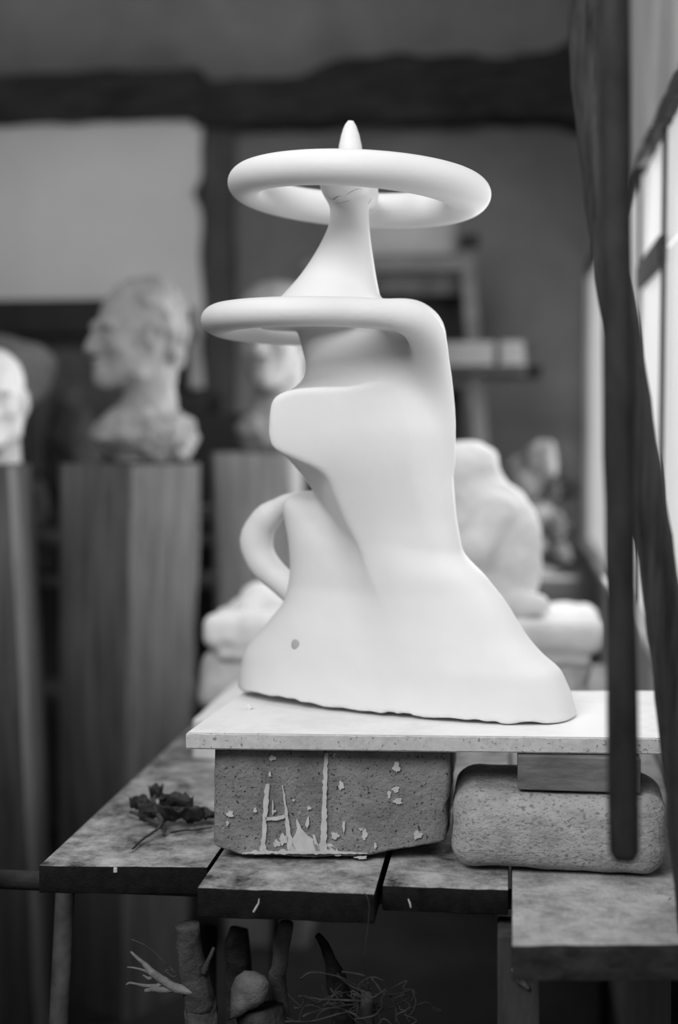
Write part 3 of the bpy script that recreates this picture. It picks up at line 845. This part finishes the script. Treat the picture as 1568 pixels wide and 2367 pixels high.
# ------------------------------------------------------------------ white plaster figure behind
def figure():
    Y = 2.60
    sup = P(940, 1590, Y)
    t = thing('plaster_figure', (P(940, 1590, Y).x, Y, ZB), 'bright white crouching plaster figure on a layered base, behind the abstract sculpture', 'sculpture')
    zt = P(900, 1415, Y).z; zb_ = P(900, 1500, Y).z
    xl, xr = P(504, 1450, Y).x, P(1388, 1450, Y - .02).x
    cx = (xl + xr) / 2; hw = (xr - xl) / 2
    def sup_fn(X, Yy, Z):
        f = rbox(X, Yy, Z, (cx - .015, Y, (ZB + zb_) / 2), (hw - .01, .13, (zb_ - ZB) / 2 + .004), .02)
        return smax(f + .012 * wob(X, Yy, Z, 70, 3) + .006 * wob(X, Yy, Z, 160, 4), ZB + .001 - Z, .002)
    o = sdf_mesh('support', sup_fn, (xl - .04, Y - .17, ZB - .01), (xr + .04, Y + .17, zb_ + .04), .007, 'clay_light', t)
    o['label'] = 'rough grey plaster lumps under the base'
    def base_fn(X, Yy, Z):
        f = rbox(X, Yy, Z, (cx, Y, (zt + zb_) / 2 + .012), (hw, .15, (zt - zb_) / 2 - .006), .018)
        f2 = rbox(X, Yy, Z, (cx, Y, zb_ + .012), (hw - .022, .14, .018), .012)
        return smin(f, f2, .006) + .004 * wob(X, Yy, Z, 60, 11) + .002 * wob(X, Yy, Z, 150, 12)
    sdf_mesh('base', base_fn, (xl - .03, Y - .18, zb_ - .03), (xr + .03, Y + .18, zt + .03), .006, 'plaster_bg', t)
    def w(x, y, d=0): return tuple(P(x, y, Y + d))
    def fig_fn(X, Yy, Z):
        f = chain(X, Yy, Z, [w(1125, 1330, .0), w(1120, 1230, -.01), w(1090, 1150, -.02)], [.095, .092, .066], .03)   # hunched back
        f = smin(f, ell(X, Yy, Z, w(1160, 1300), (.062, .09, .07)), .03)
        hd = ell(X, Yy, Z, w(1080, 1075, -.03), (.058, .055, .045))                                          # bowed head
        hd = smin(hd, ell(X, Yy, Z, w(1040, 1090, -.05), (.045, .045, .05)), .02)
        f = smin(f, hd, .012)
        arm = chain(X, Yy, Z, [w(1150, 1180, -.08), w(1090, 1270, -.12), w(1010, 1330, -.10)], [.034, .030, .025], .01)
        f = smin(f, arm, .008)
        leg = chain(X, Yy, Z, [w(1120, 1370, -.06), w(960, 1290, -.08), w(850, 1390, -.08)], [.05, .042, .03], .012)
        leg2 = chain(X, Yy, Z, [w(1100, 1380, .06), w(900, 1340, .07), w(720, 1385, .05), w(595, 1385, .0), w(575, 1405, -.02)], [.05, .042, .034, .030, .026], .012)
        f = smin(f, smin(leg, leg2, .01), .012)
        foot = chain(X, Yy, Z, [w(1170, 1400, -.06), w(1215, 1398, -.08), w(1245, 1400, -.09)], [.022, .024, .020], .01)
        f = smin(f, foot, .008)
        f = f + .004 * wob(X, Yy, Z, 75, 21) + .0025 * wob(X, Yy, Z, 170, 22)
        return smax(f, zt - .008 - Z, .004)
    sdf_mesh('figure', fig_fn, (P(540, 1400, Y).x, Y - .22, zt - .02), (P(1280, 1400, Y).x, Y + .18, P(1000, 985, Y).z), .006, 'plaster_bg', t)
figure()

# ------------------------------------------------------------------ room shell
YW = 4.55
XW = PX(1352, 1000, 1).x * 0 + P(1352, 1000, YW).x        # right wall plane
ZC = 2.75
XL = -2.9
SILL, LINT, YE = .885, 1.735, YW - .05
struct(G().box(((XL + XW)/2, (YW - 1.2)/2, -.025), (XW - XL + .6, YW + 1.2 + .4, .05), 0).make('floor', 'floor'))
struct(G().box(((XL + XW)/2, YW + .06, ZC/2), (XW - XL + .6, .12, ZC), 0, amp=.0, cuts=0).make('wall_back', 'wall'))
gg = G(); wt = .22; xc = XW + wt/2; yn = -1.0; wn = 1.38
gg.box((xc, (yn + YW)/2, SILL/2), (wt, YW - yn, SILL), 0)
gg.box((xc, (yn + YW)/2, (LINT + ZC)/2), (wt, YW - yn, ZC - LINT), 0)
gg.box((xc, (YE + YW)/2, (SILL + LINT)/2), (wt, YW - YE, LINT - SILL), 0)
gg.box((xc, (yn + wn)/2, (SILL + LINT)/2), (wt, wn - yn, LINT - SILL), 0)
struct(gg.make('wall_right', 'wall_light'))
struct(G().box(((XL + XW)/2, -1.26, ZC/2), (XW - XL + .6, .12, ZC), 0).make('wall_front', 'wall'))
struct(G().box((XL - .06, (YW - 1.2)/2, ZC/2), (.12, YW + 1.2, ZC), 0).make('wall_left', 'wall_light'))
xk = min(P(0, 900, 1.5).x, P(0, 2367, 1.5).x) - .04
struct(G().box(((XL + xk)/2, 1.53, .70), (xk - XL, .05, 1.40), .004).make('added_shade_partition', 'timber'))  # unseen partition, added to shade the lower halves of the pedestals
# window in the right wall: frosted panes, rusty bars, ragged lintel
win = bpy.data.objects.new('window_1', None); COL.objects.link(win); win.location = (XW + .03, (wn + YE)/2, SILL); win['kind'] = 'structure'
xg = XW + .010
Ya, Yb = PX(1536, 500, xg).y, PX(1479, 500, xg).y
ms = [wn, Ya - .46, Ya, Yb, Yb + .52, YE]
zt_ = P(1536, 575, Ya).z
for y0, y1 in zip(ms[:-1], ms[1:]):
    for z0, z1 in ((SILL, zt_), (zt_, LINT)):
        G().box((xg + .008, (y0 + y1)/2, (z0 + z1)/2), (.006, y1 - y0 - .004, z1 - z0 - .004), 0).make('pane', 'pane', win)
for y in ms[1:-1]:
    G().box((xg, y, (SILL + LINT)/2), (.007, .022, LINT - SILL), .001).make('mullion', 'frame', win)
G().box((xg, (Ya + Yb)/2, zt_), (.016, Yb - Ya, .045), .003).make('transom', 'frame', win)
gg = G().box((XW + .008, (wn + YE)/2, LINT - .004), (.022, YE - wn, .030), .004, amp=.006, nsc=25, cuts=120); gg.make('lintel', 'frame', win)
G().box((XW + .03, (wn + YE)/2, SILL + .008), (.10, YE - wn, .018), .003).make('sill', 'wall_light', win)

# timbers of the wall
def beam(name, x0, x1, y0, y1, Y, dep, m, amp=.008, bow=None):
    a, b = P(x0, y0, Y), P(x1, y1, Y)
    gg = G().box(((a.x+b.x)/2, Y + dep/2, (a.z+b.z)/2), (b.x-a.x, dep, a.z-b.z), .012, 2, amp=amp, nsc=9, cuts=40)
    if bow:
        for v in gg.v: v.z += bow((v.x-a.x)/(b.x-a.x), (v.z-b.z)/(a.z-b.z))
    return struct(gg.make(name, m))
beam('trim_1', -300, 462, 184, 272, YW - .16, .17, 'timber', bow=lambda t, u: .012*t)
def bow2(t, u):
    s = 1/(1 + math.exp(-(t - .34)*40)); e = max(0, (t - .9)/.1)
    return u*(.055*s - .02*max(0, t-.45)) + (u - .3)*.09*e*e - (1-u)*.0
beam('trim_2', 440, 1345, 182, 262, YW - .14, .15, 'timber', amp=.012, bow=bow2)
beam('trim_3', 466, 543, 270, 1500, YW - .05, .06, 'timber_post', amp=.006)
# white panel on the wall
a, b = P(-420, 278, YW - .09), P(466, 897, YW - .09)
gg = G().box(((a.x+b.x)/2, YW - .075, (a.z+b.z)/2), (b.x-a.x, .03, a.z-b.z), .002, cuts=60)
for v in gg.v:
    if v.x > b.x - .03:
        v.x += noise.noise(Vector((0, v.z*7, 2)))*.012
        c = P(466, 445, YW - .09).z
        v.x -= .024*math.exp(-((v.z-c)/.035)**2)
tag(gg.make('wall_panel', 'panel'), 'large pale panel fixed to the back wall below the left timber beam', 'panel')

# ------------------------------------------------------------------ black cabinet left
yk = 3.95
a, b = P(-260, 697, yk), P(392, 697, yk)
t = thing('cabinet', ((a.x+b.x)/2, yk + .2, 0), 'tall black cabinet behind the curly-haired bust', 'cabinet')
ztp = a.z
G().box(((a.x+b.x)/2, yk + .17, (ztp-.10)/2), (b.x-a.x-.03, .30, ztp-.10), .004).make('body', 'black', t)
G().box(((a.x+b.x)/2, yk + .16, ztp-.05), (b.x-a.x, .34, .10), .006).make('top', 'black', t)
for s in (0, 1):
    xx0 = a.x + .03 + s*(b.x-a.x-.06)/2; ww = (b.x-a.x-.06)/2 - .01
    dr = G().box((xx0 + ww/2, yk + .012, (ztp-.10)/2 + .02), (ww, .02, ztp-.22), .003).make('door', 'darkwood', t)
    G().box((xx0 + (ww-.03 if s == 0 else .03), yk - .004, .95), (.012, .014, .08), .003).make('handle', 'iron', dr)

# low rack with stones between the pedestals
yr = 3.62
x0, x1 = P(30, 1200, yr).x, P(560, 1200, yr).x
t = thing('rack', ((x0+x1)/2, yr + .1, 0), 'low wooden rack with thin shelves, seen between the timber pedestals', 'rack')
for x in (x0, x1):
    for y in (yr - .02, yr + .2): G().box((x, y, .56), (.03, .03, 1.12), .002).make('post', 'darkwood', t)
zs = [P(90, 1236, yr).z, P(90, 1334, yr).z, P(460, 1604, yr).z]
for z in zs: G().box(((x0+x1)/2, yr + .09, z - .01), (x1-x0, .24, .020), .002).make('shelf', 'midwood', t)
ztop = P(470, 1178, yr).z
G().box((P(480, 1178, yr).x - .03, yr + .1, ztop - .015), (.20, .2, .036), .002).make('shelf', 'midwood', t)
def lump(name, px, py, Y, r, m, seed, label, cat='stone', zbase=None, group=None):
    c = P(px, py, Y)
    def fn(X, Yy, Z):
        f = ell(X, Yy, Z, c, r) + min(r) * (.22 * wob(X, Yy, Z, 2.6/min(r), seed) + .10 * wob(X, Yy, Z, 6/min(r), seed + 1))
        return f if zbase is None else smax(f, zbase - Z, .004)
    h = min(r) / 9
    lo = [c[i] - r[i]*1.5 for i in range(3)]; hi = [c[i] + r[i]*1.5 for i in range(3)]
    o = sdf_mesh(name, fn, lo, hi, h, m)
    return tag(o, label, cat, group)
lump('stone', 75, 1283, yr + .06, (.036, .05, .042), 'stone', 31, 'small pale stone on the rack beside the far left pedestal', zbase=zs[1] + .002)
lump('dark_bust', 170, 1040, 3.76, (.075, .07, .19), 'darkstone', 33, 'dark lumpy stone head between the white head and the curly-haired bust', 'sculpture', zbase=zs[0])
lump('dark_bust', 75, 1165, 3.70, (.05, .05, .075), 'darkstone', 36, 'dark rough lump standing on the rack, lower than the dark lumpy head', 'sculpture', zbase=zs[0])
# grey round head behind the white head
pz = P(20, 1000, 3.45)
tg = pedestal(-8, 960, 3.30, .10, R(12), 0, 'darkwood', 'dark timber pedestal hidden behind the far left one')
lump('round_cast', 30, 872, 3.30, (.098, .09, .100), 'clay_dim', 41, 'dim grey rounded cast behind the white head at the left edge', 'cast', zbase=tg.z + .001)
# black box between the two busts' pedestals
yb_ = 3.9
a, b = P(400, 905, yb_), P(575, 1100, yb_)
bx = thing('box', ((a.x+b.x)/2, yb_ + .15, 0), 'black upright box between the curly-haired bust and the capped bust', 'box')
zl = P(520, 955, yb_).z
G().box(((a.x+b.x)/2, yb_ + .15, zl/2), (b.x-a.x, .3, zl), .004).make('body', 'black', bx)
G().box((a.x + .035, yb_ + .15, zl + .03), (.085, .28, .06), .004).make('lid', 'black', bx)

# ------------------------------------------------------------------ stand, boxes and canvas behind right
ys = 4.0
t = thing('shelf_stand', (P(1000, 900, ys).x, ys + .15, 0), 'dark wooden stand with a shelf behind the right of the sculpture', 'stand')
def post(x0, y0, x1, w, name='post', m='midwood', Y=ys):
    a = P(x0, y0, Y); b = P(x1, 1100, Y); k_ = a.z / (a.z - b.z); e = a + (b - a) * k_
    e.y = Y; a.y = Y
    hw = w/2; dpt = .035
    G().hexa([e + Vector((-hw, 0, 0)), e + Vector((hw, 0, 0)), e + Vector((hw, dpt, 0)), e + Vector((-hw, dpt, 0))],
             [a + Vector((-hw, 0, 0)), a + Vector((hw, 0, 0)), a + Vector((hw, dpt, 0)), a + Vector((-hw, dpt, 0))]).make(name, m, t)
post(1078, 560, 1118, .040)
post(760, 560, 740, .040, m='darkwood')
zsh = P(1100, 846, ys - .16).z
a, b = P(730, 850, ys - .02), P(1250, 850, ys - .02)
G().box(((a.x+b.x)/2, ys + .01, zsh - .012), (b.x-a.x, .36, .02), .002).make('shelf', 'black', t)
G().box((P(900, 1000, ys).x, ys + .22, zsh/2 - .02), (.40, .02, zsh - .05), .002).make('back_panel', 'black', t)
a, b = P(700, 640, ys + .03), P(1090, 680, ys + .03)
G().box(((a.x+b.x)/2, ys + .05, (a.z+b.z)/2), (b.x-a.x, .025, a.z-b.z), .002).make('rail', 'darkwood', t)
G().box((P(900, 730, ys).x, ys + .16, P(900, 730, ys).z), (.46, .02, .17), .002).make('back_panel', 'black', t)
a, b = P(700, 598, ys), P(1065, 622, ys)
G().box(((a.x+b.x)/2, ys + .04, (a.z+b.z)/2 - .002), (b.x-a.x, .08, a.z-b.z), .002).make('rail', 'midwood', t)
G().tube([P(1085, 545, ys - .01), P(1088, 575, ys - .01)], [.028, .024], 14).make('knob', 'black', t, True)
a, b = P(800, 480, ys + .06), P(1056, 592, ys + .06)
cv = thing('canvas', ((a.x+b.x)/2, ys + .05, b.z), 'grey canvas standing on the rail of the stand behind the upper ring', 'canvas')
G().box(((a.x+b.x)/2, ys + .055, (a.z+b.z)/2), (b.x-a.x, .015, a.z-b.z), .002).make('cloth', 'canvas', cv)
G().box(((a.x+b.x)/2, ys + .07, b.z + .012), (b.x-a.x-.01, .015, .022), .002).make('stretcher', 'midwood', cv)
def carton(x0, x1, y0, label):
    a, b = P(x0, y0, ys - .16), P(x1, 842, ys - .16)
    tt = thing('carton', ((a.x+b.x)/2, ys - .09, zsh), label, 'box', 'cartons on the stand')
    h = a.z - zsh; b.x = max(b.x, a.x + .08)
    G().box(((a.x+b.x)/2, ys - .09, zsh + h*.5 - .003), (b.x-a.x-.004, .14, h - .008), .002).make('body', 'carton', tt)
    G().box(((a.x+b.x)/2, ys - .09, zsh + h - .012), (b.x-a.x, .146, .022), .002).make('lid', 'carton', tt)
carton(985, 1143, 790, 'longer pale carton on the stand, touching the right edge of the sculpture in view')
carton(1156, 1240, 788, 'shorter pale carton at the right end of the stand')

# heap of stones at the far right, on a low table
yt = 3.55
a, b = P(1160, 1400, yt), P(1345, 1400, yt)
ztab = P(1250, 1335, yt).z
t = thing('crate', ((a.x+b.x)/2, yt + .15, 0), 'grey wooden crate carrying the heap of rough stones by the window wall', 'crate')
G().box(((a.x+b.x)/2, yt + .16, ztab/2), (b.x-a.x-.006, .30, ztab), .004).make('body', 'canvas', t)
G().box(((a.x+b.x)/2, yt + .004, ztab - .03), (b.x-a.x, .012, .05), .002).make('slat', 'midwood', t)
for i, (x, y, rx, rz_, dy, m, lb) in enumerate([
    (1215, 1270, .060, .048, .10, 'stone', 'grey stone low in the heap, directly beside the white figure'),
    (1300, 1285, .055, .038, .09, 'darkstone', 'dark stone at the lower right of the heap'),
    (1230, 1190, .058, .045, .12, 'stone', 'grey stone in the middle of the heap'),
    (1305, 1210, .050, .040, .12, 'stone', 'grey stone in the middle of the heap next to the window wall'),
    (1210, 1100, .055, .060, .16, 'stone', 'tall grey stone at the upper left of the heap'),
    (1300, 1130, .050, .032, .12, 'darkstone', 'dark flat stone below the topmost stone of the heap'),
    (1272, 1055, .075, .055, .12, 'clay_dim', 'pale lumpy topmost stone of the heap')]):
    lump('stone', x, y, yt + dy, (rx*.9, .055, rz_*.88), m, 60 + i*3, lb, group='stones heaped by the window')

# ------------------------------------------------------------------ ceiling beam and light
struct(G().box(((XL + XW)/2, 1.35, ZC - .06), (XW - XL, .34, .14), .004, amp=.002, cuts=20).make('trim_4', 'timber'))
w = bpy.data.worlds.new('world'); S.world = w; w.use_nodes = True
w.node_tree.nodes['Background'].inputs[0].default_value = (1, 1, 1, 1)
w.node_tree.nodes['Background'].inputs[1].default_value = .17
def area(name, loc, tgt, sx, sy, e):
    l = bpy.data.lights.new(name, 'AREA'); l.shape = 'RECTANGLE'; l.size = sx; l.size_y = sy; l.energy = e
    o = bpy.data.objects.new(name, l); COL.objects.link(o); o.location = loc
    o.rotation_euler = (Vector(tgt) - Vector(loc)).to_track_quat('-Z', 'Y').to_euler()
    return o
area('skylight', (-.85, -.35, 2.55), (-.2, 1.75, 1.05), 1.6, 1.1, 58)
area('skylight', (-.40, 2.0, 2.72), (-.30, 2.4, .9), 1.5, 1.2, 9)
def win_light(y0, y1, ty, e): area('window_daylight', (XW - .012, (y0+y1)/2, 1.33), (XW - 1, ty, 1.20), y1 - y0, .85, e)
win_light(1.40, 2.10, 1.75, 1.3)
win_light(2.10, 3.90, 2.8, 33)

v = S.view_settings
v.view_transform = 'Standard'; v.look = 'None'; v.gamma = 1; v.exposure = 0
v.use_curve_mapping = False
